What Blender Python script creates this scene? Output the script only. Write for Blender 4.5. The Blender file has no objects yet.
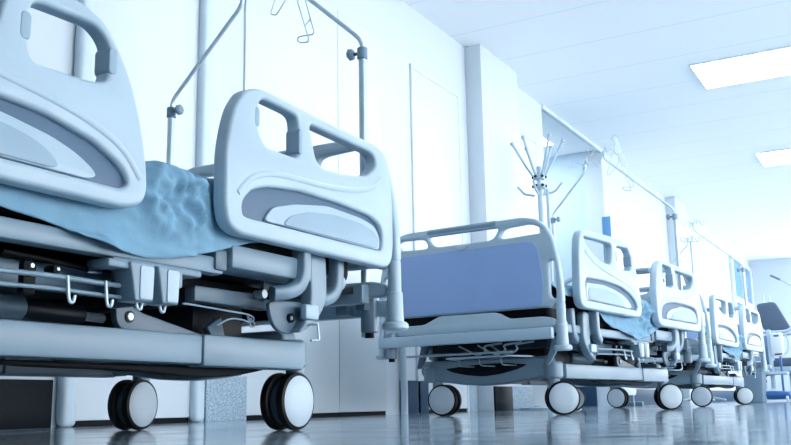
import bpy, bmesh, math, random
from mathutils import Vector, Matrix, noise
random.seed(7)
SC = bpy.context.scene
COL = SC.collection
R = math.radians
# ------------------------------------------------------------------ materials
def lin(h):
    h = h.lstrip('#')
    o = []
    for i in (0, 2, 4):
        c = int(h[i:i+2], 16)/255
        o.append(c/12.92 if c <= .04045 else ((c+.055)/1.055)**2.4)
    return (*o, 1)
def mat(name, col, rough=.5, metal=0., spec=.5, var=.06, scale=8., bump=0., bscale=40., coat=0., subs=0.):
    m = bpy.data.materials.new(name); m.use_nodes = True
    nt = m.node_tree; b = nt.nodes['Principled BSDF']
    b.inputs['Roughness'].default_value = rough
    b.inputs['Metallic'].default_value = metal
    b.inputs['Specular IOR Level'].default_value = spec
    b.inputs['Coat Weight'].default_value = coat
    c = lin(col)
    tc = nt.nodes.new('ShaderNodeTexCoord'); n = nt.nodes.new('ShaderNodeTexNoise')
    n.inputs['Scale'].default_value = scale; n.inputs['Detail'].default_value = 4
    nt.links.new(tc.outputs['Object'], n.inputs['Vector'])
    r = nt.nodes.new('ShaderNodeValToRGB')
    r.color_ramp.elements[0].position = .3; r.color_ramp.elements[1].position = .7
    r.color_ramp.elements[0].color = tuple(min(1, x*(1-var)) for x in c[:3])+(1,)
    r.color_ramp.elements[1].color = tuple(min(1, x*(1+var)) for x in c[:3])+(1,)
    nt.links.new(n.outputs['Fac'], r.inputs['Fac']); nt.links.new(r.outputs['Color'], b.inputs['Base Color'])
    if bump:
        n2 = nt.nodes.new('ShaderNodeTexNoise'); n2.inputs['Scale'].default_value = bscale; n2.inputs['Detail'].default_value = 5
        nt.links.new(tc.outputs['Object'], n2.inputs['Vector'])
        bp = nt.nodes.new('ShaderNodeBump'); bp.inputs['Strength'].default_value = bump; bp.inputs['Distance'].default_value = .01
        nt.links.new(n2.outputs['Fac'], bp.inputs['Height']); nt.links.new(bp.outputs['Normal'], b.inputs['Normal'])
    return m
def emis(name, col, s):
    m = bpy.data.materials.new(name); m.use_nodes = True
    nt = m.node_tree; nt.nodes.clear()
    e = nt.nodes.new('ShaderNodeEmission'); e.inputs['Color'].default_value = lin(col); e.inputs['Strength'].default_value = s
    o = nt.nodes.new('ShaderNodeOutputMaterial'); nt.links.new(e.outputs[0], o.inputs['Surface'])
    return m
M = dict(
    plastic=mat('pale_plastic', 'a0b6c5', .38, var=.02, bump=.03, bscale=300),
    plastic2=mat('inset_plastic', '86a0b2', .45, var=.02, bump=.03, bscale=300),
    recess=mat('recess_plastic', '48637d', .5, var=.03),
    paint=mat('grey_enamel', '6f8899', .36, var=.04),
    paintd=mat('dull_enamel', '50687a', .42, var=.08),
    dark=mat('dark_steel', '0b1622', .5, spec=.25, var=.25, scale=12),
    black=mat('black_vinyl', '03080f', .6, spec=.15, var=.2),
    rubber=mat('tyre_rubber', '03060b', .5, spec=.3, var=.1),
    disc=mat('wheel_disc_plastic', 'b3c3cf', .42, var=.03),
    steel=mat('brushed_steel', 'b4c6d0', .34, metal=.4, var=.05, scale=30),
    chrome=mat('chrome', 'c8d5de', .15, metal=1, var=.03),
    sheet=mat('blue_sheet_cloth', '739db6', .85, var=.04, scale=14, bump=.35, bscale=22),
    blue=mat('blue_laminate', '86a3d0', .4, var=.02),
    wall=mat('white_wall_paint', 'c6d1da', .7, var=.01),
    wallp=mat('white_wall_panel', 'ccd7df', .45, var=.01),
    wallline=mat('joint_grey', 'a9c6dc', .6, var=.02),
    post=mat('pale_blue_post', 'bccdd9', .4, var=.02),
    recessw=mat('bay_wall_shade_blue', 'bdd2e0', .7, var=.02),  # bay walls lie in shade; that bluish shade is put into this colour
    rightw=mat('muted_wall_paint', '8fa5b5', .7, var=.01),
    ceil=mat('ceiling_board', 'dfebf4', .8, var=.015, scale=3),
    navy=mat('slate_upholstery', '46586f', .5, var=.06),
    cobalt=mat('cobalt_plastic', '2f5f9a', .4, var=.05),
    glassb=mat('blue_window_glass', '5f94c4', .1, var=.05),
    dim=mat('grey_cabinet', '5c7386', .5, var=.05),
    lamp=emis('lamp_diffuser', 'eef7ff', 7),
    sky=emis('daylight_glass', 'f4f9ff', 4.0),
)
def speckle(name, a, b, thr):
    m = bpy.data.materials.new(name); m.use_nodes = True
    nt = m.node_tree; p = nt.nodes['Principled BSDF']; p.inputs['Roughness'].default_value = .45; p.inputs['Specular IOR Level'].default_value = .12
    tc = nt.nodes.new('ShaderNodeTexCoord'); n = nt.nodes.new('ShaderNodeTexNoise')
    n.inputs['Scale'].default_value = 110; n.inputs['Detail'].default_value = 8; n.inputs['Roughness'].default_value = .8
    nt.links.new(tc.outputs['Object'], n.inputs['Vector'])
    r = nt.nodes.new('ShaderNodeValToRGB'); r.color_ramp.elements[0].position = thr; r.color_ramp.elements[1].position = thr+.12
    r.color_ramp.elements[0].color = lin(a); r.color_ramp.elements[1].color = lin(b)
    nt.links.new(n.outputs['Fac'], r.inputs['Fac']); nt.links.new(r.outputs['Color'], p.inputs['Base Color'])
    return m
M['granite'] = speckle('dark_speckled_stone', '050d16', '33485a', .60)
M['granite2'] = speckle('grey_speckled_stone', '8299aa', 'b4c6d3', .46)
M['slate'] = speckle('slate_blue_stone', '24405a', '3a5a76', .55)
def floor_mat():
    m = bpy.data.materials.new('polished_vinyl_floor'); m.use_nodes = True
    nt = m.node_tree; p = nt.nodes['Principled BSDF']
    tc = nt.nodes.new('ShaderNodeTexCoord')
    mp = nt.nodes.new('ShaderNodeMapping'); mp.inputs['Scale'].default_value = (1, 1, 1)
    nt.links.new(tc.outputs['Object'], mp.inputs['Vector'])
    n = nt.nodes.new('ShaderNodeTexNoise'); n.inputs['Scale'].default_value = 5; n.inputs['Detail'].default_value = 7; n.inputs['Roughness'].default_value = .65
    nt.links.new(mp.outputs[0], n.inputs['Vector'])
    r = nt.nodes.new('ShaderNodeValToRGB'); r.color_ramp.elements[0].position = .35; r.color_ramp.elements[1].position = .68
    r.color_ramp.elements[0].color = lin('7a90a1'); r.color_ramp.elements[1].color = lin('a6b8c5')
    nt.links.new(n.outputs['Fac'], r.inputs['Fac']); nt.links.new(r.outputs['Color'], p.inputs['Base Color'])
    r2 = nt.nodes.new('ShaderNodeMapRange'); r2.inputs['From Min'].default_value = .3; r2.inputs['From Max'].default_value = .7
    r2.inputs['To Min'].default_value = .05; r2.inputs['To Max'].default_value = .15
    nt.links.new(n.outputs['Fac'], r2.inputs['Value']); nt.links.new(r2.outputs[0], p.inputs['Roughness'])
    p.inputs['Specular IOR Level'].default_value = .6
    n3 = nt.nodes.new('ShaderNodeTexNoise'); n3.inputs['Scale'].default_value = 3.5; n3.inputs['Detail'].default_value = 3
    nt.links.new(mp.outputs[0], n3.inputs['Vector'])
    bp = nt.nodes.new('ShaderNodeBump'); bp.inputs['Strength'].default_value = .05; bp.inputs['Distance'].default_value = .02
    nt.links.new(n3.outputs['Fac'], bp.inputs['Height']); nt.links.new(bp.outputs['Normal'], p.inputs['Normal'])
    return m
M['floor'] = floor_mat()
# ------------------------------------------------------------------ helpers
def tag(o, label=None, cat=None, group=None, kind=None):
    if label: o['label'] = label
    if cat: o['category'] = cat
    if group: o['group'] = group
    if kind: o['kind'] = kind
    return o
def empty(name, loc=(0, 0, 0), rz=0.):
    o = bpy.data.objects.new(name, None); COL.objects.link(o)
    o.location = loc; o.rotation_euler = (0, 0, rz); o.empty_display_size = .1
    return o
class G:
    """collects geometry for one mesh object"""
    def __init__(s): s.bm = bmesh.new(); s.mats = []
    def mi(s, m):
        if m not in s.mats: s.mats.append(m)
        return s.mats.index(m)
    def box(s, x0, x1, y0, y1, z0, z1, m, bev=.004, seg=2):
        b = bmesh.new(); bmesh.ops.create_cube(b, size=1)
        for v in b.verts:
            v.co = Vector(((x0+x1)/2+v.co.x*(x1-x0), (y0+y1)/2+v.co.y*(y1-y0), (z0+z1)/2+v.co.z*(z1-z0)))
        if bev:
            bev = min(bev, abs(x1-x0)*.45, abs(y1-y0)*.45, abs(z1-z0)*.45)
            bmesh.ops.bevel(b, geom=b.edges[:], offset=bev, segments=seg, affect='EDGES', profile=.5)
        s.add(b, m, smooth=bool(bev)); return s
    def add(s, b, m, mx=None, smooth=True):
        i = s.mi(m); me = bpy.data.meshes.new('t')
        if mx: bmesh.ops.transform(b, matrix=mx, verts=b.verts[:])
        for f in b.faces: f.material_index = i; f.smooth = smooth
        b.to_mesh(me); b.free(); s.bm.from_mesh(me); bpy.data.meshes.remove(me)
    def cyl(s, p, q, r, m, r2=None, n=20, bev=0.):
        p, q = Vector(p), Vector(q); d = q-p; L = d.length; r2 = r if r2 is None else r2
        if bev: prof = [(0, 0), (r-bev, 0), (r, bev), (r2, L-bev), (r2-bev, L), (0, L)]
        else: prof = [(0, 0), (r, 0), (r, 0), (r2, L), (r2, L), (0, L)]
        return s.lathe(prof, m, Matrix.Translation(p) @ d.to_track_quat('Z', 'Y').to_matrix().to_4x4(), n)
    def lathe(s, prof, m, mx=None, n=24):
        b = bmesh.new(); rings = []
        for r, z in prof:
            if r < 1e-6: rings.append([b.verts.new((0, 0, z))])
            else: rings.append([b.verts.new((r*math.cos(2*math.pi*k/n), r*math.sin(2*math.pi*k/n), z)) for k in range(n)])
        for a, c in zip(rings, rings[1:]):
            for k in range(n):
                k2 = (k+1) % n
                if len(a) == 1 and len(c) == 1: continue
                if len(a) == 1: b.faces.new((a[0], c[k2], c[k]))
                elif len(c) == 1: b.faces.new((a[k], a[k2], c[0]))
                else: b.faces.new((a[k], a[k2], c[k2], c[k]))
        bmesh.ops.recalc_face_normals(b, faces=b.faces[:])
        s.add(b, m, mx); return s
    def tube(s, pts, r, m, n=10, smooth=3, rr=0.03, flat=None):
        """tube along a polyline whose corners are rounded by rr; flat=(w,h) gives an oval/box section"""
        P = roundpath([Vector(p) for p in pts], rr, smooth)
        b = bmesh.new(); rings = []; T = []
        for i in range(len(P)):
            a = P[max(i-1, 0)]; c = P[min(i+1, len(P)-1)]; T.append((c-a).normalized())
        up = Vector((0, 0, 1)) if abs(T[0].z) < .9 else Vector((1, 0, 0))
        N = (up-T[0]*up.dot(T[0])).normalized()
        for i, p in enumerate(P):
            N = (N-T[i]*N.dot(T[i]))
            N = N.normalized() if N.length > 1e-6 else T[i].orthogonal().normalized()
            B = T[i].cross(N); ring = []
            for k in range(n):
                t = 2*math.pi*k/n; c_, s_ = math.cos(t), math.sin(t)
                if flat:
                    e = .45
                    c_ = math.copysign(abs(c_)**e, c_)*flat[0]; s_ = math.copysign(abs(s_)**e, s_)*flat[1]
                else: c_ *= r; s_ *= r
                ring.append(b.verts.new(p+B*c_+N*s_))
            rings.append(ring)
        for a, c in zip(rings, rings[1:]):
            for k in range(n): b.faces.new((a[k], a[(k+1) % n], c[(k+1) % n], c[k]))
        b.faces.new(rings[0][::-1]); b.faces.new(rings[-1])
        bmesh.ops.recalc_face_normals(b, faces=b.faces[:])
        s.add(b, m); return s
    def plate(s, outer, holes, m, mx, th, bev=.004, rad=.02):
        """flat shape with holes, drawn in 2-D, thickness th centred on its plane"""
        cu = bpy.data.curves.new('c', 'CURVE'); cu.dimensions = '2D'; cu.fill_mode = 'BOTH'
        bev = min(bev, th*.45)
        cu.extrude = th/2-bev; cu.bevel_depth = bev; cu.bevel_resolution = 2; cu.offset = -bev
        for poly in [outer]+list(holes):
            pp = roundpath([Vector((x, y, 0)) for x, y in poly], rad, 4, closed=True)
            sp = cu.splines.new('POLY'); sp.points.add(len(pp)-1)
            for k, q in enumerate(pp): sp.points[k].co = (q.x, q.y, 0, 1)
            sp.use_cyclic_u = True
        ob = bpy.data.objects.new('c', cu); COL.objects.link(ob)
        dg = bpy.context.evaluated_depsgraph_get(); dg.update()
        me = bpy.data.meshes.new_from_object(ob.evaluated_get(dg))
        bpy.data.objects.remove(ob); bpy.data.curves.remove(cu)
        b = bmesh.new(); b.from_mesh(me); bpy.data.meshes.remove(me)
        bmesh.ops.remove_doubles(b, verts=b.verts[:], dist=1e-5)
        i = s.mi(m)
        bmesh.ops.transform(b, matrix=mx, verts=b.verts[:])
        bmesh.ops.recalc_face_normals(b, faces=b.faces[:])
        for f in b.faces: f.material_index = i; f.smooth = False
        me = bpy.data.meshes.new('t'); b.to_mesh(me); b.free(); s.bm.from_mesh(me); bpy.data.meshes.remove(me)
        return s
    def build(s, name, parent=None, off=None, auto=40):
        if off: bmesh.ops.translate(s.bm, vec=off, verts=s.bm.verts[:])
        for e in s.bm.edges:
            if len(e.link_faces) == 2 and e.calc_face_angle(0) > R(auto): e.smooth = False
            else: e.smooth = True
        for f in s.bm.faces: f.smooth = True
        me = bpy.data.meshes.new(name); s.bm.to_mesh(me); s.bm.free()
        for m in s.mats: me.materials.append(M[m])
        o = bpy.data.objects.new(name, me); COL.objects.link(o); o.parent = parent
        return o
def roundpath(P, rr, n, closed=False):
    out = []; L = len(P)
    for i, p in enumerate(P):
        if not closed and i in (0, L-1): out.append(p); continue
        a = P[i-1]; c = P[(i+1) % L]
        da = a-p; dc = c-p
        ra = min(rr, da.length*.48); rc = min(rr, dc.length*.48)
        A = p+da.normalized()*ra; C = p+dc.normalized()*rc
        for k in range(n+1):
            t = k/n; out.append(A*(1-t)**2+p*2*t*(1-t)+C*t*t)
    return out
def YZ(x): # (a,b) -> (x, a, b)
    return Matrix(((0, 0, 1, x), (1, 0, 0, 0), (0, 1, 0, 0), (0, 0, 0, 1)))
def XZ(y):
    return Matrix(((1, 0, 0, 0), (0, 0, -1, y), (0, 1, 0, 0), (0, 0, 0, 1)))
def copy_tree(o, parent=None):
    c = o.copy(); COL.objects.link(c); c.parent = parent
    for ch in [x for x in bpy.data.objects if x.parent == o]: copy_tree(ch, c)
    return c
# ------------------------------------------------------------------ the hospital bed
# drawn in a corner frame (x=0 outer face of aisle rail, y=0 foot end, W wide, L long), then centred
W, L = .945, 1.93
OFF = (W/2, -L/2, 0)
HR = [(1.163,.62),(1.163,.50),(1.175,.455),(1.215,.438),(1.86,.438),(1.893,.455),(1.906,.50),(1.906,.62),(1.888,.735),(1.866,.772),(1.82,.785),(1.48,.793),(1.33,.799),(1.27,.795),(1.225,.775),(1.192,.73),(1.175,.68)]
HW1 = [(1.276,.75),(1.276,.69),(1.305,.66),(1.428,.66),(1.441,.675),(1.436,.76),(1.419,.771),(1.29,.775)]
HW2 = [(1.483,.762),(1.79,.758),(1.812,.745),(1.812,.72),(1.76,.683),(1.641,.664),(1.546,.659),(1.515,.672)]
HRID = [(1.205,.53),(1.24,.57),(1.30,.594),(1.36,.604),(1.44,.608),(1.574,.614),(1.706,.631),(1.791,.654),(1.835,.69)]
HREC = [(1.223,.485),(1.223,.515),(1.255,.546),(1.316,.565),(1.45,.580),(1.621,.581),(1.779,.574),(1.833,.556),(1.845,.525),(1.84,.49),(1.825,.483),(1.24,.480)]
HSW = [(1.306,.484),(1.34,.522),(1.43,.545),(1.574,.566),(1.74,.562),(1.81,.550),(1.838,.52),(1.835,.49),(1.82,.484)]
HIN = [(1.376,.486),(1.408,.512),(1.483,.535),(1.60,.548),(1.74,.546),(1.80,.535),(1.825,.515),(1.825,.495),(1.81,.487)]
FR = [(.172,.62),(.165,.50),(.172,.455),(.21,.438),(.86,.438),(.903,.449),(.918,.48),(.912,.54),(.893,.616),(.865,.69),(.828,.75),(.79,.788),(.735,.806),(.60,.808),(.26,.797),(.215,.787),(.190,.75),(.178,.69)]
FW1 = [(.807,.685),(.795,.668),(.76,.660),(.639,.657),(.623,.678),(.622,.751),(.634,.768),(.772,.774),(.806,.747)]
FW2 = [(.235,.765),(.56,.770),(.57,.75),(.552,.68),(.53,.665),(.42,.672),(.32,.70),(.25,.742)]
FRID = [(.24,.70),(.33,.657),(.45,.632),(.60,.612),(.70,.598),(.78,.580),(.851,.550),(.895,.50)]
FREC = [(.860,.490),(.846,.473),(.25,.476),(.232,.49),(.230,.56),(.248,.575),(.45,.583),(.585,.577),(.665,.572),(.770,.548),(.835,.518)]
FSW = [(.25,.556),(.45,.563),(.585,.553),(.672,.537),(.728,.520),(.764,.502),(.782,.486),(.76,.476),(.26,.479),(.245,.49)]
FIN = [(.27,.538),(.45,.545),(.585,.535),(.640,.524),(.682,.507),(.704,.486),(.69,.479),(.28,.482),(.265,.49)]
_sh = lambda P, d=.013: [(y+d, z) for y, z in P]
FR, FW1, FW2, FRID, FREC, FSW, FIN = map(_sh, (FR, FW1, FW2, FRID, FREC, FSW, FIN))
FREC = [(y+(.008 if y > .75 else 0), z) for y, z in FREC]; FSW = [(y+(.012 if y > .6 else 0), z) for y, z in FSW]
def side_rail(root, out, wins, rid, rec, sw, inn, sgn, x0, tabs):
    """sgn=+1: outer face towards +x at x0; -1 mirrored on the wall side"""
    g = G(); th = .040
    g.plate(out, wins+[rec], 'plastic', YZ(x0-sgn*th/2), th, .009, .02)
    g.tube([(x0-sgn*.0085, y, z) for y, z in rid], .0115, 'plastic', rr=.05, n=24)
    o = g.build('side_rail', root, OFF, 35)
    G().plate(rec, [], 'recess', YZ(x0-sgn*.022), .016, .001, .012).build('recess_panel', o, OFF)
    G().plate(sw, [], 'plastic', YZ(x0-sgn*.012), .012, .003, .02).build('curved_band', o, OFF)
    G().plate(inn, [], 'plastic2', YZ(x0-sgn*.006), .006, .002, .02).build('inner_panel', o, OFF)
    for y0, y1, z0, z1 in tabs:
        G().plate([(y0, z0), (y1, z0), (y1, z1), (y0, z1)], [], 'plastic2', YZ(x0-sgn*.0195), .0415, .003, .012).build('grip_insert', o, OFF)
    return o
def end_board(root, yc, out_s, head):
    """footboard / headboard; out_s = -1 outward is -y"""
    W2 = -W/2
    half = [(-.317,.853),(-.17,.853),(-.105,.838),(-.062,.805),(-.030,.745),(-.008,.643),(.002,.56),(.004,.462),(-.036,.462),(-.04,.44),(-.075,.452)]
    mir = [(-W-x, z) for x, z in half]
    out = half+mir[::-1]
    winB = [(-W+.255+.0,.822),(-.285,.822),(-.275,.812),(-.305,.772),(-.34,.766),(-W+.34,.766),(-W+.305,.772),(-W+.275,.808)]
    winB = [(-.69,.82),(-.32,.82),(-.300,.812),(-.318,.778),(-.345,.768),(-.60,.768),(-.655,.775),(-.672,.80)]
    winB = [(-.655,.822),(-.300,.822),(-.288,.812),(-.312,.776),(-.345,.768),(-.60,.768),(-.635,.776),(-.660,.812)]
    winC = [(-.270,.806),(-.245,.814),(-.14,.819),(-.100,.805),(-.077,.785),(-.088,.773),(-.27,.767),(-.286,.776)]
    slot = [(-.056,.650),(-.026,.650),(-.026,.486),(-.040,.486),(-.058,.500)]
    panelhole = [(-.105,.735),(-.088,.70),(-.078,.563),(-.083,.448),(-W+.083,.448),(-W+.078,.563),(-W+.088,.70),(-W+.105,.735)]
    mirw = lambda w: [(-W-x, z) for x, z in w][::-1]
    y = yc
    nm = 'headboard' if head else 'footboard'
    if head:
        lo = lambda w: [(a, b-.075 if b < .79 else b) for a, b in w]
        winB = lo(winB); winC = lo(winC)
    o = G().plate(out, [winB, winC, mirw(winC), slot, mirw(slot)], 'plastic', XZ(y), .034, .010, .018).build(nm, root, OFF)
    pan = [(-.125,.738),(-.098,.712),(-.080,.563),(-.088,.454),(-.40,.452),(-W+.40,.452),(-W+.088,.454),(-W+.080,.563),(-W+.098,.712),(-W+.125,.738)]
    pan = [(-.125,.740),(-.098,.705),(-.080,.563),(-.092,.458),(-W+.092,.458),(-W+.080,.563),(-W+.098,.705),(-W+.125,.740)]
    if head: pan = [(a, b-.085 if b > .6 else b) for a, b in pan]
    G().plate(pan, [], 'blue', XZ(y+out_s*.017), .008, .002, .03).build('blue_panel', o, OFF)
    if not head: G().plate([(-.51,.760),(-.44,.760),(-.448,.745),(-.475,.737),(-.502,.745)], [], 'disc', XZ(y+out_s*.021), .012, .003, .01).build('panel_catch', o, OFF)
    G().tube([(-.66, y, .838), (-.30, y, .838)], .0185, 'paint', n=16).build('hand_grip', o, OFF)
    for x in (-.018, -W+.018):
        G().cyl((x, y, .49), (x, y, .645), .007, 'steel').build('slot_rod', o, OFF)
    return o
def castor(root, x, y, ang):
    """twin-wheel castor: axle azimuth ang (radians, in bed frame)"""
    g = G()
    g.cyl((x, y, .105), (x, y, .185), .026, 'paint', bev=.003)
    ax = Vector((math.cos(ang), math.sin(ang), 0)); fw = Vector((-ax.y, ax.x, 0))
    c = Vector((x, y, .075))+fw*.034
    g.cyl(c-ax*.012, c+ax*.012, .060, 'paintd', n=28)
    g.box(x-.022, x+.022, y-.022, y+.022, .075, .125, 'paintd', .01)
    o = g.build('castor', root, OFF)
    for s in (-1, 1):
        w = G(); mx = Matrix.Translation(c+ax*s*.013) @ (ax*s).to_track_quat('Z', 'Y').to_matrix().to_4x4()
        w.lathe([(0, 0), (.070, 0), (.0738, .003), (.075, .009), (.075, .016), (.0735, .022), (.0665, .0255), (.0655, .0245)], 'rubber', mx, 48)
        w.lathe([(.0665, .024), (.064, .0262), (.03, .0275), (0, .0277)], 'disc', mx, 48)
        w.build('wheel', o, OFF)
    return o
def arc(cx, cz, r, a0, a1, n=10):
    return [(cx+r*math.cos(R(a0+(a1-a0)*k/n)), cz+r*math.sin(R(a0+(a1-a0)*k/n))) for k in range(n+1)]
def rail_mech(root, sgnx, x0, head):
    """the swing arms and pivots that carry one side rail. coordinates for the head half, mirrored for the foot half"""
    f = (lambda y: y) if head else (lambda y: 1.93-y)
    X = lambda d: x0-sgnx*d          # d = distance inwards from the outer rail face
    # C-arm tube (flat section)
    for dy, d in ((0, .045), (.20, .075)):
        g = G()
        g.tube([(X(d), f(1.512+dy), .462), (X(d), f(1.512+dy), .385), (X(d+.004), f(1.497+dy), .350), (X(d+.01), f(1.45+dy), .333), (X(d+.025), f(1.425+dy), .331)], .02, 'paint', n=16, rr=.05, flat=(.017, .022))
        g.build('swing_arm', root, OFF)
    # wide arm casting behind
    g = G()
    pts = [(1.556,.455),(1.628,.455),(1.634,.335),(1.605,.290),(1.545,.250),(1.500,.236),(1.530,.262),(1.562,.315)]
    g.plate([(f(a), b) for a, b in pts], [], 'paint', YZ(X(.065)), .035, .006, .03)
    g.box(min(X(.055), X(.035)), max(X(.055), X(.035)), min(f(1.520), f(1.578)), max(f(1.520), f(1.578)), .274, .312, 'plastic', .006)
    g.build('arm_casting', root, OFF)
    # pivot plate
    g = G()
    pts = [(1.420,.315),(1.57,.322),(1.584,.290),(1.56,.262),(1.526,.241),(1.49,.236),(1.446,.248),(1.425,.281)]
    g.plate([(f(a), b) for a, b in pts], [], 'paintd', YZ(X(.082)), .012, .003, .03)
    g.cyl((X(.078), f(1.505), .277), (X(.070), f(1.505), .277), .012, 'black')
    g.cyl((X(.078), f(1.505), .277), (X(.068), f(1.505), .277), .005, 'steel')
    g.build('pivot_plate', root, OFF)
    # hanger bracket above
    g = G()
    g.plate([(f(a), b) for a, b in [(1.475,.38),(1.569,.385),(1.565,.355),(1.527,.330),(1.476,.319)]], [], 'paintd', YZ(X(.14)), .012, .002, .01)
    g.cyl((X(.138), f(1.495), .338), (X(.12), f(1.495), .338), .012, 'black')
    g.cyl((X(.138), f(1.495), .338), (X(.112), f(1.495), .338), .006, 'steel')
    g.cyl((X(.15), f(1.462), .337), (X(.12), f(1.462), .337), .011, 'steel')
    g.build('hanger_bracket', root, OFF)
def make_bed():
    root = empty('hospital_bed')
    # --- chassis
    for x in (-.165, -W+.165-.06):
        g = G()
        g.box(x-.025, x+.025, .30, 1.26, .160, .226, 'paint', .006)
        g.box(x-.030, x+.030, 1.26, 1.655, .155, .228, 'paint', .008)
        g.box(x-.023, x+.023, 1.255, 1.265, .162, .224, 'black', 0)
        g.build('chassis_beam', root, OFF)
    for yb in (.27, 1.665):
        g = G()
        cxm = -.535
        bow = [(-.19,.262),(-.185,.20),(-.21,.172),(-.30,.160),(-.42,.143),(-.53,.137),(-.64,.143),(-.76,.160),(-.85,.172),(-.885,.20),(-.88,.262)]
        g.plate(bow, [], 'paint', XZ(yb), .06, .01, .02)
        g.plate([(-.30,.228),(-.36,.206),(-.45,.188),(-.535,.180),(-.62,.188),(-.70,.204),(-.745,.222),(-.62,.232),(-.535,.238),(-.42,.238)], [], 'black', XZ(yb+(-.03 if yb < 1 else .03)), .006, .001, .02)
        for x in (-.19, -.835):
            g.cyl((x, yb, .160), (x, yb, .236), .043, 'paint', bev=.008)
        g.build('cross_beam', root, OFF)
    # dark brake bar sagging below the aisle beam
    g = G()
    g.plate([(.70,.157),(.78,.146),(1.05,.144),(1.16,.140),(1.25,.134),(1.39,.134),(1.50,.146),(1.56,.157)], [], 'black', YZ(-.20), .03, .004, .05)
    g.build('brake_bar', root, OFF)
    for a in ((-.19,.27,A_NEAR_F), (-.805,.27,A_FAR_F), (-.19,1.69,A_NEAR_H), (-.80,1.74,A_FAR_H)): castor(root, *a)
    # --- deck
    g = G()
    for x0, x1 in ((-.10, -.062), (-W+.062, -W+.10)):
        g.box(x0, x1, .05, 1.235 if x0 > -.5 else 1.88, .354, .392, 'paint', .006)
    g.box(-W+.08, -.08, .03, .07, .345, .40, 'paint', .006)
    g.box(-W+.08, -.08, 1.86, 1.90, .345, .40, 'paint', .006)
    g.build('deck_frame', root, OFF)
    G().box(-W+.105, -.105, .075, 1.855, .372, .392, 'dark', .003).build('mattress_base', root, OFF)
    g = G(); g.box(-.135, -.045, 1.245, 1.56, .370, .425, 'paint', .008); g.box(-.16, -.055, 1.20, 1.24, .362, .41, 'paintd', .006)
    g.build('backrest_side_panel', root, OFF)
    G().box(-.13, -.055, .90, 1.155, .338, .354, 'paint', .005).build('side_ledge', root, OFF)
    g = G()
    for x in (-.17, -W+.17): g.box(x-.02, x+.02, .2, 1.17 if x > -.5 else 1.7, .290, .338, 'paintd', .004)
    for y in (.2, .75, 1.25, 1.7): g.box(-W+.17, -.17, y-.02, y+.02, .295, .335, 'dark', .003)
    g.build('lift_frame', root, OFF)
    # black sheet standing in for the shade in the void below the deck
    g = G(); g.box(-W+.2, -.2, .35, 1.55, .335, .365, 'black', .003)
    g.build('underside_shade', root, OFF)
    # white footboard receiver plate
    for y0, nm in ((-.005, 0), (L+.005, 1)):
        g = G()
        g.plate([(-.035,.366),(-.035,.402),(-.085,.414),(-.254,.414),(-.309,.447),(-W+.309+.03,.449),(-W+.254,.414),(-W+.085,.414),(-W+.035,.402),(-W+.035,.366)], [], 'plastic', XZ(y0), .03, .006, .02)
        g.build('end_plate', root, OFF)
        s = -1 if nm == 0 else 1
        g = G(); g.box(-.915, -.03, y0+s*.05-.015, y0+s*.05+.015, .316, .364, 'plastic', .006)
        for x in (-.2, -.75): g.box(x-.02, x+.02, min(y0, y0+s*.05), max(y0, y0+s*.05), .322, .352, 'paint', .004)
        g.build('bumper_bar', root, OFF)
    # corner posts with disc bumpers
    for x in (-.014, -W+.014):
        for y in (0, L):
            g = G()
            g.cyl((x, y, .375), (x, y, .468), .0195, 'plastic', bev=.003)
            g.cyl((x, y, .29), (x, y, .378), .025, 'plastic', r2=.023, bev=.003)
            o = g.build('corner_post', root, OFF)
            G().cyl((x, y, .268), (x, y, .291), .038, 'plastic', n=28, bev=.006).build('disc_bumper', o, OFF)
    end_board(root, 0, -1, False); end_board(root, L, 1, True)
    # infusion pole holders
    for x in (-.115, -.865):
        for y in (L+.025, -.03 if x < -.5 else None):
            if y is None: continue
            g = G()
            g.cyl((x, y, .268), (x, y, .385), .025, 'paint', bev=.003)
            g.cyl((x, y, .253), (x, y, .268), .014, 'black')
            g.box(x-.015, x+.015, min(y, L/2*0+y-(.05 if y > 1 else -.05)), max(y, y-(.05 if y > 1 else -.05)), .33, .36, 'paintd', .004)
            g.build('pole_holder', root, OFF)
    # --- rails with their arms
    htabs = [(1.436,1.452,.672,.738), (1.262,1.279,.70,.748)]; ftabs = [(.816,.837,.688,.742), (.615,.638,.69,.742)]
    for sg, x0 in ((1, 0), (-1, -W)):
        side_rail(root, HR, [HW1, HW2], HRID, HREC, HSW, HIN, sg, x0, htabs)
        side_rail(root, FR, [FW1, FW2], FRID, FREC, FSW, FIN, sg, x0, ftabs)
        rail_mech(root, sg, x0, True); rail_mech(root, sg, x0, False)
    for y in (1.735, .195): G().cyl((-.10, y-.04, .392), (-.10, y+.04, .394), .022, 'plastic', bev=.004).build('rail_lock', root, OFF)
    # --- accessory rail with hooks, aisle side
    g = G()
    g.tube([(-.075,.45,.296),(-.06,.76,.300),(-.06,1.05,.297)], .005, 'paint', rr=.01)
    g.tube([(-.07,.45,.272),(-.062,.76,.278),(-.062,1.05,.275)], .004, 'paint', rr=.01)
    for y in (.47, .99): g.box(-.15, -.058, y-.006, y+.006, .265, .345, 'paintd', .002)
    ar = g.build('accessory_rail', root, OFF)
    for y in (.792, .883, .960, 1.025):
        G().tube([(-.055, y, .303), (-.050, y, .262), (-.050, y+.003, .255), (-.050, y+.011, .255), (-.050, y+.014, .268)], .0032, 'steel', n=8, rr=.004).build('hook', ar, OFF)
    g = G(); g.box(-.085, -.066, .705, .735, .262, .325, 'black', .008); g.cyl((-.07,.72,.314), (-.062,.72,.314), .004, 'steel'); g.build('black_strap', root, OFF); g = G()
    g.cyl((-.09,.775,.314), (-.064,.775,.314), .008, 'black'); g.cyl((-.09,.775,.314), (-.060,.775,.314), .003, 'steel')
    g.build('bolt_head', root, OFF)
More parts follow.
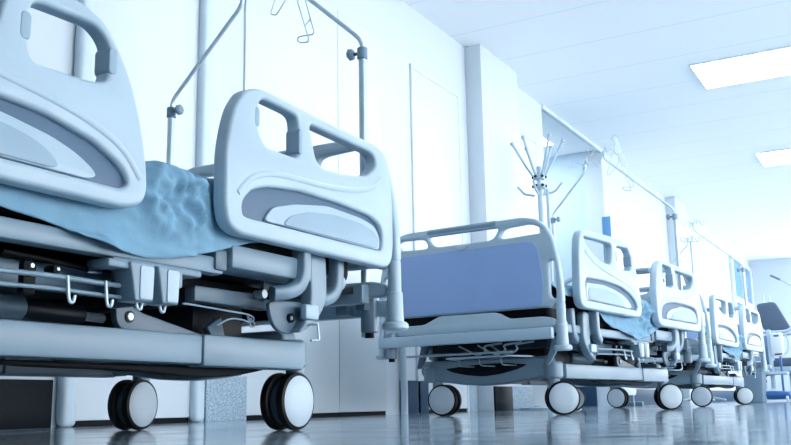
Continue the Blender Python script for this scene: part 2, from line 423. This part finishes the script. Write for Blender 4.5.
    # two bracket blocks with pale pads
    for y0, y1 in ((.925, .980), (1.000, 1.052)):
        g = G(); g.plate([(y0-.012,.343),(y1,.343),(y1-.002,.268),(y0+.004,.268),(y0-.002,.30)], [], 'paint', YZ(-.048), .05, .004, .006)
        if y0 < .95: g.box(-.075, -.03, .865, .93, .328, .344, 'paint', .004)
        else: g.box(-.075, -.03, 1.045, 1.068, .305, .344, 'paint', .004)
        o = g.build('rail_bracket', root, OFF)
        G().plate([(y0+.014,.337),(y1-.004,.337),(y1-.006,.272),(y0+.014,.272)], [], 'plastic', YZ(-.0225), .004, .001, .006).build('pad', o, OFF)
    # lift lever, actuator and long tube
    g = G(); g.plate([(1.045,.292),(1.085,.290),(1.112,.272),(1.34,.229),(1.34,.215),(1.10,.215),(1.05,.238)], [], 'paintd', YZ(-.205), .018, .003, .02)
    g.cyl((-.20,1.085,.258), (-.19,1.085,.258), .008, 'steel'); g.cyl((-.20,1.085,.258), (-.193,1.085,.258), .013, 'dark')
    g.build('lift_lever', root, OFF)
    g = G(); g.cyl((-.27,.865,.264), (-.27,1.02,.260), .021, 'dark', bev=.004); g.cyl((-.27,.62,.267), (-.27,.865,.264), .028, 'paintd', bev=.006)
    g.cyl((-.27,1.02,.260), (-.27,1.08,.258), .010, 'steel')
    g.build('actuator', root, OFF)
    g = G(); g.box(-.18, -.145, 1.235, 1.52, .302, .338, 'paintd', .004); g.build('link_tube', root, OFF)
    g = G(); g.tube([(-.12,.70,.343),(-.12,.80,.339),(-.12,.895,.332)], .005, 'black', rr=.01); g.cyl((-.12,.893,.331), (-.12,.93,.334), .007, 'chrome')
    g.build('gas_spring', root, OFF)
    g = G(); g.plate([(1.345,.252),(1.393,.281),(1.409,.232),(1.36,.232)], [], 'paintd', YZ(-.21), .02, .002, .004); g.build('stop_bracket', root, OFF)
    g = G()
    g.tube([(-.11,1.157,.287),(-.12,1.21,.288),(-.11,1.289,.283),(-.12,1.408,.281),(-.12,1.425,.27),(-.12,1.40,.262),(-.12,1.379,.267),(-.13,1.343,.270),(-.14,1.307,.250)], .0022, 'plastic2', n=6, rr=.03)
    g.tube([(-.13,1.408,.281),(-.13,1.42,.25),(-.13,1.44,.258),(-.14,1.43,.275)], .003, 'steel', n=6, rr=.01)
    g.build('cable', root, OFF)
    g = G(); g.tube([(-.022,1.550,.262),(-.022,1.556,.222),(-.022,1.520,.220)], .0028, 'steel', n=8, rr=.004)
    g.tube([(-.022,1.550,.262),(-.05,1.545,.262)], .0028, 'steel', n=8); g.build('wire_hook', root, OFF)
    # dangling tubing and rod under the foot end
    for k, (x, m_) in enumerate(((-.50, 'plastic'), (-.40, 'disc'), (-.34, 'plastic2'))):
        g = G(); g.tube([(x-.10, .14, .318), (x-.03, .11, .292-.006*k), (x+.02, .10, .268), (x+.07, .10, .290), (x+.04, .11, .312), (x+.13, .13, .322)], .0045, m_, n=8, rr=.03); g.build('drain_tube', root, OFF)
    g = G(); g.tube([(-.64,.09,.262),(-.30,.09,.262),(-.27,.20,.262),(-.30,.32,.262),(-.64,.32,.262),(-.67,.20,.262),(-.64,.09,.262)], .005, 'plastic', rr=.03)
    for x in (-.58, -.47, -.36): g.tube([(x,.09,.262),(x,.10,.225),(x,.31,.225),(x,.32,.262)], .003, 'paint', n=6, rr=.02)
    g.build('wire_basket', root, OFF)
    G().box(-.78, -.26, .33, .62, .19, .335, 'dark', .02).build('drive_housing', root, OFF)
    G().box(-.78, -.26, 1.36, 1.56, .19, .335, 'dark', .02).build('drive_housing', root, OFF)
    g = G(); g.box(-.86, -.30, .08, .11, .275, .284, 'plastic', .003); g.build('foot_rod', root, OFF)
    g = G()
    g.plate([(-.845,.345),(-.80,.345),(-.83,.26),(-.855,.225),(-.875,.225),(-.87,.25)], [], 'paintd', XZ(.2), .012, .002, .01); g.build('link_bracket', root, OFF); g = G()
    g.plate([(-.11,.345),(-.15,.345),(-.17,.28),(-.20,.225),(-.175,.22),(-.14,.27)], [], 'paint', XZ(.2), .012, .002, .01)
    g.build('link_bracket', root, OFF)
    return root
def view_axle(x, y, tilt, rz):
    """world azimuth pointing from wheel to the aisle viewer, turned by tilt"""
    return math.atan2(-y, -x)+tilt-rz
BEDS = [((-1.28, .37), 0.), ((-1.28, 3.72), 5.5), ((-1.25, 6.66), 2.3)]
A_NEAR_F, A_FAR_F, A_NEAR_H, A_FAR_H = 0, 0, 0, 0
def bed_mx(k):
    (x, y), a = BEDS[k]; a = R(a)
    d = Vector((math.sin(a), math.cos(a), 0)); r = Vector((math.cos(a), -math.sin(a), 0))
    return Vector((x, y, 0))-r*W/2+d*L/2, -a, r, d, Vector((x, y, 0))
LAB = ['pale blue hospital bed nearest the camera at left, cropped by the frame edge',
       'pale hospital bed in the middle with a big blue footboard panel facing the camera',
       'hospital bed furthest down the corridor, behind the one with the blue footboard']
# castor swivel angles per bed, (near foot, far foot, near head, far head) in degrees off the view ray
SW = [((0, 0, 0, 0)), (10, -24, 24, 0), (-5, -22, 20, 0)]
bed_objs = []
for k in range(3):
    c, rz, r, d, o0 = bed_mx(k)
    if k == 0:
        A_NEAR_F, A_FAR_F, A_NEAR_H, A_FAR_H = 0., 0., R(180), R(187)
        b = make_bed(); 
    else:
        b = copy_tree(bed_objs[0])
    b.location = c; b.rotation_euler = (0, 0, rz)
    tag(b, LAB[k], 'hospital bed', 'hospital beds parked along the wall')
    bed_objs.append(b)
# re-aim the castors of the two further beds (each castor swivels freely)
bpy.context.view_layer.update()
for k in (1, 2):
    c, rz, r, d, o0 = bed_mx(k)
    cs = [o for o in bpy.data.objects if o.parent == bed_objs[k] and o.name.startswith('castor')]
    pos = [(-.19,.27), (-.805,.27), (-.19,1.69), (-.80,1.74)]
    orig = [0., 0., R(180), R(187)]
    for o, (x, y), t, oa in zip(cs, pos, SW[k], orig):
        w = o0+r*x+d*y
        ang = view_axle(w.x, w.y, R(t), rz)-oa
        pv = Matrix.Translation((x+OFF[0], y+OFF[1], 0))
        o.matrix_local = pv @ Matrix.Rotation(ang, 4, 'Z') @ pv.inverted()
# the aisle foot rail of the middle bed is latched a little higher
rr_ = [o for o in bpy.data.objects if o.parent == bed_objs[1] and o.name.startswith('side_rail')]
for o in rr_:
    v = [c for c in o.bound_box]
    if max(c[0] for c in v) > .4 and min(c[1] for c in v) < -.5: o.location.z += .022
# ------------------------------------------------------------------ mattress and sheet
def mattress():
    g = G(); g.box(-W+.09, -.085, .045, 1.81, .394, .555, 'black', .025, 3)
    return g.build('mattress', None, OFF)
HEM = [(.05,.515),(.40,.510),(.55,.43),(.636,.405),(.764,.391),(.885,.367),(.991,.360),(1.063,.368),(1.189,.40),(1.311,.437),(1.42,.455),(1.62,.47)]
def interp(T, y):
    if y <= T[0][0]: return T[0][1]
    for (a, b), (c, d) in zip(T, T[1:]):
        if y <= c: return b+(d-b)*(y-a)/(c-a)
    return T[-1][1]
def sheet_mesh(seed, y0=.06, y1=1.66, hemoff=0., amp=1.):
    g = G(); bm = bmesh.new(); ny = 200; prof_n = 84
    rows = []
    for i in range(ny+1):
        y = y0+(y1-y0)*i/ny; hem = interp(HEM, y)+hemoff
        row = []
        for j in range(prof_n+1):
            t = j/prof_n
            if t < .55:   # top
                u = t/.55; x = -W+.10+(W-.10-.125)*u; z = .577; sx, sz = 0, 1
            elif t < .70: # rounding over the edge
                u = (t-.55)/.15; a = u*math.pi/2; x = -.125+.070*math.sin(a); z = .577-.05*(1-math.cos(a)); sx, sz = math.sin(a), math.cos(a)
            else:
                u = (t-.70)/.30; x = -.055+.004*u; z = .527+(hem-.527)*u; sx, sz = 1, 0
            q = Vector((x*3, y*5, z*5+seed))
            n1 = noise.noise(q*1.3); n2 = 1-abs(noise.noise(q*2.3+Vector((5, 1, 2))))*2; n3 = noise.noise(q*6)
            n4 = 1-abs(noise.noise(q*4.1+Vector((2, 8, 1))))*2
            dsp = amp*(.008*n1+.009*n2+.006*n4)-.006
            # billowing between the rails, flat where a rail presses on it
            free = min(1, max(0, 1-abs(y-1.05)/.14)*1.5)
            free *= max(0, min(1, (z-.385)/.085))**1.3*.85
            if sx > .5 and .385 < z:
                dsp = min(dsp*.35, .004)+free*(.004+.016*n2)
                w_ = 1-abs(math.sin(y*16+z*9+2.5*n1)); dsp += .022*free*w_*w_+.024*free*n4+.012*free*(1-2*abs(noise.noise(q*7)))
                l1 = (z-.455)+.30*(y-1.04)+.02*n1; dsp += .020*free*max(0, 1-abs(l1)/.022)
                l2 = (y-.985)-.35*(z-.5)+.02*n2; dsp += .016*free*max(0, 1-abs(l2)/.012)*(z > .47)
                l3 = (y-1.08)+.5*(z-.53); dsp += .016*free*max(0, 1-abs(l3)/.014)*(z > .45)+.010*free*math.sin((z-hem)*70+4*n1+y*9)
            elif sx > .5:
                dsp = .005+.008*math.sin(y*22+z*38+2*n1)*u+.010*max(0, 1-abs((y-.80)+1.35*(z-.43))/.03)*u
            zd = amp*(.008*n1+.007*n2+.004*n4)-.008
            z_ = z+(zd if sz > 0 else 0)*1.0+(.006*math.exp(-((y-1.30)/.2)**2) if sz > .3 else 0); x_ = x+dsp*sx
            row.append(bm.verts.new((x_, y, z_)))
        rows.append(row)
    for a, b in zip(rows, rows[1:]):
        for j in range(prof_n): bm.faces.new((a[j], a[j+1], b[j+1], b[j]))
    bmesh.ops.recalc_face_normals(bm, faces=bm.faces[:])
    g.add(bm, 'sheet'); o = g.build('bed_sheet', None, OFF, 180)
    md = o.modifiers.new('thickness', 'SOLIDIFY'); md.thickness = .003; md.offset = -1
    return o
for k in range(3):
    c, rz, *_ = bed_mx(k)
    if k == 0: mt = mattress(); m0 = mt
    else: mt = m0.copy(); COL.objects.link(mt)
    mt.location = c; mt.rotation_euler = (0, 0, rz)
    tag(mt, ['black mattress on the nearest hospital bed, under a rumpled blue sheet', 'black mattress behind the big blue footboard panel of the middle bed', 'black mattress on the hospital bed furthest down the corridor'][k], 'mattress', 'black bed mattresses')
    s = sheet_mesh(3.1+7*k)
    s.location = c; s.rotation_euler = (0, 0, rz)
    tag(s, ['rumpled light blue sheet hanging over the side of the nearest hospital bed', 'light blue sheet on the middle bed with the blue footboard panel', 'light blue sheet on the furthest hospital bed'][k], 'sheet', 'blue bed sheets')
# ------------------------------------------------------------------ infusion poles
def infusion_pole(name_loc, z1, bend, ztop, lab, side):
    """vertical tube to z1, slanting run by bend (dx,dz), upright stub to ztop with curly hooks.
    local frame: origin at the pole foot, x across the bed"""
    root = empty('infusion_pole', (0, 0, 0))
    dx, dz = bend
    G().cyl((0, 0, .255), (0, 0, z1), .0125, 'steel', n=16).build('lower_tube', root)
    g = G(); g.tube([(0, 0, z1-.10), (0, 0, z1+.028), (dx, 0, z1+.028+dz), (dx, 0, ztop)], .0072, 'steel', n=12, rr=.03); g.build('bent_rod', root)
    g = G(); g.cyl((0, 0, z1-.035), (0, 0, z1+.004), .0165, 'paint', bev=.003)
    cl = g.build('clamp', root)
    g = G(); s = side
    g.cyl((s*.012, 0, z1-.012), (s*.032, 0, z1-.012), .005, 'paintd')
    g.lathe([(0, 0), (.013, 0), (.019, .006), (.019, .014), (.012, .02), (0, .02)], 'paint', Matrix.Translation((s*.030, -.004, z1-.012)) @ Matrix.Rotation(R(90*s), 4, 'Y'), 8)
    g.build('knob', cl)
    hk = G(); hk.cyl((dx, 0, ztop-.025), (dx, 0, ztop+.01), .012, 'steel', bev=.002); hb = hk.build('hook_collar', root)
    for q in range(4):
        a = q*math.pi/2+.55
        P = [(0, 0), (.025, .006), (.045, .022), (.065, .018), (.072, -.008), (.088, -.022), (.104, -.006), (.100, .022), (.092, .030)]
        G().tube([(dx+math.cos(a)*u, math.sin(a)*u, ztop+w) for u, w in P], .0032, 'steel', n=8, rr=.012, smooth=2).build('curly_hook', hb)
    return root
def place_bed_local(o, k, x, y, z=0):
    c, rz, r, d, o0 = bed_mx(k)
    o.location = o0+r*x+d*y+Vector((0, 0, z)); o.rotation_euler = (0, 0, rz)
PL = [
 (0, -.128, 1.148, (-.43, .40), 1.65, -1, 'steel infusion pole at the near corner of the nearest bed, knob near its bend'),
 (0, -.912, 1.092, (.31, .29), 1.48, 1, 'thin steel infusion pole at the wall side of the nearest bed, bent towards the right'),
 (1, -.125, 1.170, (-.43, .395), 1.635, -1, 'infusion pole on the aisle side of the middle bed, tall bent rod with curly hooks'),
 (1, -.935, 1.25, (.245, .25), 1.575, 1, 'infusion pole at the wall side of the middle bed, its hooks just below its twin'),
 (2, -.120, 1.190, (-.40, .36), 1.64, -1, 'infusion pole on the aisle side of the furthest bed'),
 (2, -.868, 1.150, (.29, .275), 1.50, 1, 'infusion pole at the wall side of the furthest bed'),
]
for k, x, z1, bd, zt, sd, lab in PL:
    o = infusion_pole(None, z1, bd, zt, lab, sd)
    place_bed_local(o, k, x, L+.025)
    tag(o, lab, 'infusion pole', 'infusion poles standing on the beds')
def wire_holder(k, dx, dz, lab):
    o = empty('wire_bottle_holder')
    c = lambda P, y=0: [(x+dx, y+w, z+dz) for x, z, w in P]
    g = G()
    g.tube(c([(-.400,1.56,0),(-.40,1.50,0),(-.464,1.326,0),(-.448,1.323,.01),(-.381,1.40,.01),(-.375,1.50,.0)]), .0022, 'steel', n=6, rr=.006)
    g.tube(c([(-.388,1.56,0),(-.324,1.345,0),(-.303,1.273,0),(-.289,1.226,0),(-.295,1.219,.004),(-.369,1.237,.03),(-.381,1.227,.034),(-.362,1.213,.03),(-.316,1.199,.008),(-.311,1.210,0),(-.357,1.353,0),(-.40,1.56,0)]), .0022, 'steel', n=6, rr=.008)
    g.tube(c([(-.326,1.252,0),(-.303,1.272,0)]), .002, 'steel', n=6)
    g.tube(c([(-.42,1.55,0),(-.395,1.585,0),(-.37,1.56,0)]), .0025, 'steel', n=6, rr=.01)
    g.build('wire_frame', o)
    place_bed_local(o, k, 0, L+.025)
    tag(o, lab, 'wire holder', 'wire bottle holders hung from infusion poles')
wire_holder(0, -.02, .02, 'thin wire bottle holder hanging above the nearest bed near the top edge')
wire_holder(1, -.08, .16, 'thin wire bottle holder hanging by the hooks above the middle bed')
# ------------------------------------------------------------------ the setting
def struct(name, g, off=None):
    o = g.build(name, None, off, 30); o['kind'] = 'structure'; return o
XW = -2.75
struct('floor', G().box(-6, 7, -4, 21, -.1, 0, 'floor', 0))
# ceiling boards with thin joints
m = bpy.data.materials.new('ceiling_boards'); m.use_nodes = True
nt = m.node_tree; p = nt.nodes['Principled BSDF']; p.inputs['Roughness'].default_value = .8
tc = nt.nodes.new('ShaderNodeTexCoord'); sx = nt.nodes.new('ShaderNodeSeparateXYZ'); nt.links.new(tc.outputs['Object'], sx.inputs[0])
def math_node(op, a, b=None):
    n = nt.nodes.new('ShaderNodeMath'); n.operation = op
    if isinstance(a, (int, float)): n.inputs[0].default_value = a
    else: nt.links.new(a, n.inputs[0])
    if b is not None:
        if isinstance(b, (int, float)): n.inputs[1].default_value = b
        else: nt.links.new(b, n.inputs[1])
    return n.outputs[0]
fy = math_node('FRACT', math_node('DIVIDE', math_node('ADD', sx.outputs[1], 10-6.04), .65))
fx = math_node('FRACT', math_node('DIVIDE', math_node('ADD', sx.outputs[0], 10+2.75), 1.30))
ly = math_node('LESS_THAN', fy, .012); lx = math_node('LESS_THAN', fx, .004)
j = ly
mx_ = nt.nodes.new('ShaderNodeMix'); mx_.data_type = 'RGBA'
mx_.inputs[6].default_value = lin('f9fbfc'); mx_.inputs[7].default_value = lin('dbe6ee')
nt.links.new(j, mx_.inputs[0]); nt.links.new(mx_.outputs[2], p.inputs['Base Color'])
M['ceilb'] = m
struct('ceiling', G().box(-6, 7, -4, 21, 2.7, 2.8, 'ceilb', 0))
# left wall: two stretches, the side bay between them
g = G()
g.box(XW-.2, XW, -4, 7.66, 0, 2.7, 'wall', 0)
g.box(XW-.2, XW, 9.45, 21, 0, 2.7, 'wall', 0)
struct('wall_left', g)
g = G(); g.box(-5.0, XW-.2, 9.45, 9.6, 0, 2.7, 'recessw', 0); g.box(-5.1, -5.0, 7, 9.6, 0, 2.7, 'recessw', 0); g.box(-5.0, XW-.2, 7.0, 7.1, 0, 2.7, 'recessw', 0)
struct('wall_bay', g)
g = G(); g.box(XW, XW+.13, 6.03, 6.76, 0, 2.7, 'wall', .004); struct('trim_1', g)
g = G(); g.box(XW, XW+.13, 12.3, 13.0, 0, 2.7, 'wall', .004); struct('trim_2', g)
g = G(); g.box(XW-.02, XW+.02, 7.66, 9.45, 2.66, 2.70, 'wall', .004); struct('trim_3', g)
# round posts between wall panels
g = G(); g.box(XW, XW+.05, 2.36, 2.43, 0, 2.7, 'post', .022, 4); struct('trim_4', g)
g = G(); g.box(XW, XW+.05, 3.065, 3.13, 0, 2.7, 'post', .022, 4); struct('trim_5', g)
g = G(); g.cyl((XW+.03, 4.93, 0), (XW+.03, 4.93, 1.0), .022, 'post'); struct('trim_6', g)
# wall panels with a shadow gap at the floor
def wpanel(name, y0, y1, z1, mat_='wallp', dep=.012, frame=False):
    g = G(); g.box(XW, XW+dep, y0, y1, .022, z1, mat_, .004); g.box(XW, XW+.004, y0, y1, 0, .022, 'black', 0)
    if frame:
        for a, b, c, d in ((y0-.03, y0, 0, z1+.03), (y1, y1+.03, 0, z1+.03), (y0, y1, z1, z1+.03)):
            g.box(XW, XW+dep+.003, a, b, c, d, 'wallp', .002)
    struct(name, g)
wpanel('door_1', 2.44, 3.07, 2.65)
wpanel('door_2', 3.41, 4.245, 2.32)
wpanel('door_3', 4.25, 4.75, 2.32)
wpanel('door_4', 5.17, 5.86, 2.25, frame=True)
wpanel('door_5', 6.90, 7.44, 2.28, frame=True)
# low stone skirting between the panels
for n_, (y0, y1, mt_, h, x_) in enumerate([(-4, 2.34, 'granite', .17, XW), (3.17, 3.45, 'granite2', .20, XW), (4.93, 5.28, 'slate', .20, XW), (5.88, 6.028, 'granite2', .2, XW), (6.035, 6.35, 'granite', .17, XW+.13), (6.35, 6.755, 'granite2', .17, XW+.13), (9.46, 12.3, 'slate', .17, XW), (13, 20, 'slate', .17, XW)]):
    g = G(); g.box(x_, x_+.015, y0, y1, 0, h, mt_, .002); o = struct('baseboard_left', g)
g = G(); g.box(-5, XW-.2, 9.43, 9.45, 0, .2, 'slate', .002); struct('baseboard_bay', g)
# far end
YE = 19.2
g = G(); g.box(-6, -1.75, YE, YE+.15, 0, 2.7, 'wall', 0); g.box(-1.75, 3.2, YE, YE+.15, 0, .75, 'wall', 0); g.box(-1.75, 3.2, YE, YE+.15, 2.5, 2.7, 'wall', 0); g.box(3.2, 7, YE, YE+.15, 0, 2.7, 'wall', 0)
struct('wall_far', g)
g = G()
g.box(-1.75, 3.2, YE+.1, YE+.11, .75, 2.5, 'sky', 0)
for x in (-1.75, -.5, .75, 2.0, 3.15): g.box(x, x+.05, YE, YE+.1, .75, 2.5, 'wallp', .004)
struct('window_1', g)
# blue-glazed door on the left wall near the end
g = G(); g.box(XW, XW+.03, 16.9, 18.9, .9, 2.45, 'glassb', .003)
for a, b, c, d in ((16.85,16.95,.85,2.5),(18.85,18.95,.85,2.5),(16.9,18.9,2.45,2.52),(16.9,18.9,.85,.92),(17.8,17.95,.9,2.45),(16.9,18.9,1.70,1.80)): g.box(XW, XW+.06, a, b, c, d, 'wallp', .004)
struct('window_2', g)
# right side of the ward: an unseen wall, its tall windows put in to light the aisle evenly
g = G()
XR = 3.2
g.box(XR, XR+.15, -4, 21, 0, .25, 'wall', 0); g.box(XR, XR+.15, -4, 21, 2.45, 2.7, 'wall', 0)
g.box(XR, XR+.15, -4, -.4, .25, 2.45, 'wall', 0)
yy = -.4
while yy < 19:
    g.box(XR, XR+.15, yy, yy+.30, .25, 2.45, 'wall', 0); yy += 2.45
struct('unseen_wall_right', g)
g = G(); g.box(-6, 3.3, -3.2, -3.05, 0, 2.7, 'rightw', 0); struct('unseen_wall_back', g)  # unseen wall added behind the camera to block light, muted to darken under beds
# ------------------------------------------------------------------ ceiling lamps
def lamp(x0, y0, lab):
    o = empty('ceiling_light', (x0+.6, y0+.325, 2.7))
    g = G(); g.box(-.6, .6, -.325, .325, -.012, -.004, 'lamp', 0); g.build('diffuser', o)
    g = G()
    for a in ((-.61,-.6,-.335,.335),(.6,.61,-.335,.335),(-.6,.6,-.335,-.325),(-.6,.6,.325,.335)): g.box(*a, -.014, -.001, 'wallp', .001)
    g.build('frame', o)
    tag(o, lab, 'ceiling light', 'recessed ceiling lights over the aisle')
lamp(-1.36, 7.34, 'long white ceiling light panel, the larger and nearer of the two')
lamp(-1.34, 10.55, 'long white ceiling light panel, the smaller one further down the ceiling')
for i in range(2): lamp(-1.34, 13.76+3.21*i, 'ceiling light far down the corridor, outside the sharp foreground')
lamp(-1.36, 4.13, 'ceiling light above the middle bed, out of frame overhead')
lamp(-4.3, 8.3, 'unseen light panel added to brighten the side bay beyond the pilaster')  # extra lamp, added out of view to lighten the bay walls
# ------------------------------------------------------------------ coat stand by the wall
o = empty('coat_stand', (-2.36, 6.45, 0))
g = G(); g.cyl((0,0,.02),(0,0,1.80), .018, 'plastic'); g.cyl((.06,0,.03),(.06,0,1.62), .012, 'plastic'); g.build('pole', o)
g = G(); g.lathe([(0,0),(.22,0),(.22,.015),(.03,.03),(0,.03)], 'plastic'); g.build('base', o)
g = G(); 
for z in (1.63, 1.70): g.cyl((0,0,z),(0,0,z+.035), .045, 'plastic', bev=.005)
hub = g.build('hub', o)
for z in (1.632, 1.702):
    for a in range(6):
        q = a*math.pi/3+.3
        G().cyl((math.cos(q)*.038, math.sin(q)*.038, z+.017), (math.cos(q)*.055, math.sin(q)*.055, z+.017), .011, 'dark', n=8).build('arm_socket', hub)
for a in range(6):
    q = a*math.pi/3+.3; c_, s_ = math.cos(q), math.sin(q)
    g = G(); g.tube([(c_*.04, s_*.04, 1.72), (c_*.09, s_*.09, 1.80), (c_*.19, s_*.19, 1.99)], .009, 'plastic', rr=.03); g.cyl((c_*.185, s_*.185, 1.98), (c_*.197, s_*.197, 2.005), .015, 'plastic', bev=.004); g.build('upper_arm', o)
for a in range(4):
    q = a*math.pi/2+.1; c_, s_ = math.cos(q), math.sin(q)
    g = G(); g.tube([(c_*.04, s_*.04, 1.58), (c_*.12, s_*.12, 1.60), (c_*.17, s_*.17, 1.66)], .009, 'plastic', rr=.02); g.build('lower_arm', o)
tag(o, 'white coat stand with splayed arms and dark sockets against the wall', 'coat stand')
# ------------------------------------------------------------------ screen panel with blue edge
o = empty('privacy_screen', (-2.46, 8.85, 0))
g = G(); g.plate([(-.25,.1),(.26,.1),(.30,1.5),(.24,1.82),(-.25,1.80)], [], 'wallp', YZ(0), .03, .006, .06); g.build('panel', o)
g = G(); g.box(-.072, .012, -.262, -.25, .1, 1.79, 'glassb', .004); g.build('blue_edge', o)
for y in (-.15, .15):
    g = G(); g.box(-.10, .10, y-.02, y+.02, 0, .04, 'paint', .008); g.box(-.014, .014, y-.02, y+.02, .03, .12, 'paint', .003); g.build('foot', o)
tag(o, 'tall white screen panel with a blue edge standing beyond the middle bed', 'screen')
# ------------------------------------------------------------------ grey bin, chair and blue-based unit at the far right
g = G(); g.plate([(-1.66,.0),(-1.49,.0),(-1.47,.37),(-1.68,.37)], [], 'dim', XZ(10.6), .25, .01, .02); g.box(-1.69, -1.46, 10.46, 10.74, .37, .39, 'dim', .006)
tag(g.build('waste_bin'), 'dark grey bin on the floor just behind the furthest bed', 'bin')
o = empty('treatment_chair', (-1.40, 11.75, 0))
def chplate(nm, pts, y, th, m_, tilt=0):
    return G().plate(pts, [], m_, XZ(y), th, .02, .04).build(nm, o)
b_ = chplate('backrest', [(-.245,1.14),(-.20,1.155),(-.05,1.165),(-.02,1.14),(.10,.88),(.115,.84),(.08,.80),(-.14,.81),(-.19,.85)], -.02, .09, 'navy')
for x in (-.16, -.09): G().tube([(x,-.0,1.15),(x,-.0,1.26),(x+.02,-.0,1.28)], .006, 'steel', n=6).build('post', b_)
G().plate([(.10,.82),(.34,.82),(.40,.60),(.42,.48),(.18,.50)], [], 'navy', XZ(.12), .10, .02, .04).build('side_cushion', o)
g = G(); g.box(-.20, .40, -.25, .25, .40, .50, 'navy', .03); g.build('seat', o)
for y in (-.28, .28):
    G().tube([(-.16,y,.80),(-.02,y,.79),(.12,y,.80),(.17,y,.86),(.22,y,.93),(.42,y,.94)], .018, 'plastic', rr=.06).build('armrest', o)
g = G(); g.box(-.20, .42, -.26, .26, .33, .40, 'plastic', .01); g.box(.05, .20, -.08, .08, .06, .33, 'plastic', .01); g.box(-.2, .42, -.25, .25, .03, .09, 'cobalt', .02); g.build('base', o)
tag(o, 'slate blue treatment chair with pale curved armrests at the right edge', 'chair')
o = empty('rolling_lift_unit', (-1.42, 11.1, 0))
g = G(); g.plate([(-.20,.06),(.15,.06),(.16,.09),(.13,.115),(-.05,.13),(-.19,.10)], [], 'cobalt', XZ(0), .40, .02, .04); g.build('base', o)
for x, y in ((-.16,-.2),(.12,-.2),(-.16,.2),(.12,.2)):
    G().cyl((x-.012,y,.035),(x+.012,y,.035), .034, 'disc', n=20, bev=.004).build('castor', o)
g = G(); g.box(-.055,-.015,-.03,.03,.15,.80,'plastic',.008); g.box(-.13,-.105,-.02,.02,.15,.72,'plastic',.006); g.build('column', o)
g = G(); g.box(.055,.075,-.025,.025,.12,.70,'cobalt',.006); g.build('blue_rail', o)
g = G(); g.box(-.02,.11,-.05,.05,.50,.76,'wallp',.02,3); cb = g.build('control_box', o)
G().box(.02,.075,-.053,-.049,.715,.735,'navy',.001).build('display', cb)
G().box(.015,.09,-.053,-.049,.515,.53,'dark',.001).build('base_slot', cb)
G().tube([(.10,-.02,.73),(.15,-.02,.73),(.165,-.02,.66),(.15,-.02,.54),(.10,-.02,.52)], .010, 'plastic', rr=.03).build('handle', o)
g = G(); g.box(-.16,-.02,.03,.20,.46,.74,'blue',.01); g.build('blue_bag', o)
g = G(); g.box(-.19,-.03,-.12,.12,.36,.41,'plastic',.01); g.box(-.19,.13,-.12,.12,.30,.33,'plastic',.01); g.build('shelf', o)
g = G(); g.tube([(-.10,0,.22),(-.12,0,.28),(-.06,0,.31),(-.04,0,.25)], .008, 'dim', n=8); g.build('cable_loop', o)
tag(o, 'rolling lift unit on a cobalt base with a white control box and handle', 'medical lift')
o = empty('examination_lamp', (-1.10, 12.15, 0))
g = G(); g.cyl((0,0,.03),(0,0,1.34), .012, 'plastic'); g.build('pole', o)
g = G(); g.lathe([(0,0),(.16,0),(.16,.02),(.02,.04),(0,.04)], 'plastic'); g.build('base', o)
g = G(); g.tube([(0,0,1.33),(-.14,0,1.35),(-.24,0,1.43),(-.40,0,1.53)], .008, 'plastic', rr=.03); g.tube([(-.14,0,1.35),(.1,0,1.35),(.22,0,1.43)], .006, 'plastic', rr=.03); g.build('arm', o)
g = G(); g.cyl((-.41,0,1.535),(-.30,0,1.47), .014, 'dim', bev=.003); g.cyl((-.17,0,1.34),(-.10,0,1.25), .020, 'dim', bev=.004); g.build('handle', o)
tag(o, 'examination lamp with dark handles on a thin arm above the slate chair', 'lamp')
# tall infusion stand between the furthest bed and the wall
o = empty('infusion_stand', (-2.3, 11.5, 0))
g = G(); g.cyl((0,0,.05),(0,0,1.95), .012, 'plastic'); g.build('pole', o)
for q in range(4):
    a = q*math.pi/2+.4
    G().tube([(0,0,1.94),(math.cos(a)*.10,math.sin(a)*.10,1.94),(math.cos(a)*.12,math.sin(a)*.12,2.0)], .006, 'plastic', n=8, rr=.02).build('hook', o)
for q in range(5):
    a = q*2*math.pi/5
    G().tube([(0,0,.09),(math.cos(a)*.26,math.sin(a)*.26,.035)], .012, 'plastic', n=8).build('leg', o)
g = G(); g.box(-.05,.05,-.05,.03,1.15,1.38,'wallp',.01); pb = g.build('pump', o)
G().box(-.035,.035,-.054,-.049,1.28,1.35,'navy',.001).build('pump_screen', pb)
tag(o, 'white infusion stand with a small pump by the wall behind the furthest bed', 'infusion stand')
# ------------------------------------------------------------------ camera, world
f, pt, rl, yw, h = 923.98, .19321, -.01812, .51015, .0648

F = Vector((-math.sin(yw)*math.cos(pt), math.cos(yw)*math.cos(pt), math.sin(pt)))
Rt = Vector((math.cos(yw), math.sin(yw), 0)); U = Rt.cross(F)
R2 = Rt*math.cos(rl)+U*math.sin(rl); U2 = -Rt*math.sin(rl)+U*math.cos(rl)
cd = bpy.data.cameras.new('camera'); cam = bpy.data.objects.new('camera', cd); COL.objects.link(cam)
mw = Matrix((R2, U2, -F)).transposed().to_4x4(); mw.translation = Vector((0, 0, h)); cam.matrix_world = mw
cd.sensor_width = 36; cd.lens = f/791*36; cd.clip_start = .02; cd.clip_end = 100
SC.camera = cam
w = bpy.data.worlds.new('world'); SC.world = w; w.use_nodes = True
bg = w.node_tree.nodes['Background']; bg.inputs[0].default_value = lin('f3f6f9'); bg.inputs[1].default_value = 5.0
SC.view_settings.view_transform = 'Standard'; SC.view_settings.look = 'None'; SC.view_settings.gamma = 1
SC.view_settings.use_curve_mapping = False
SC.view_settings.exposure = 1.03
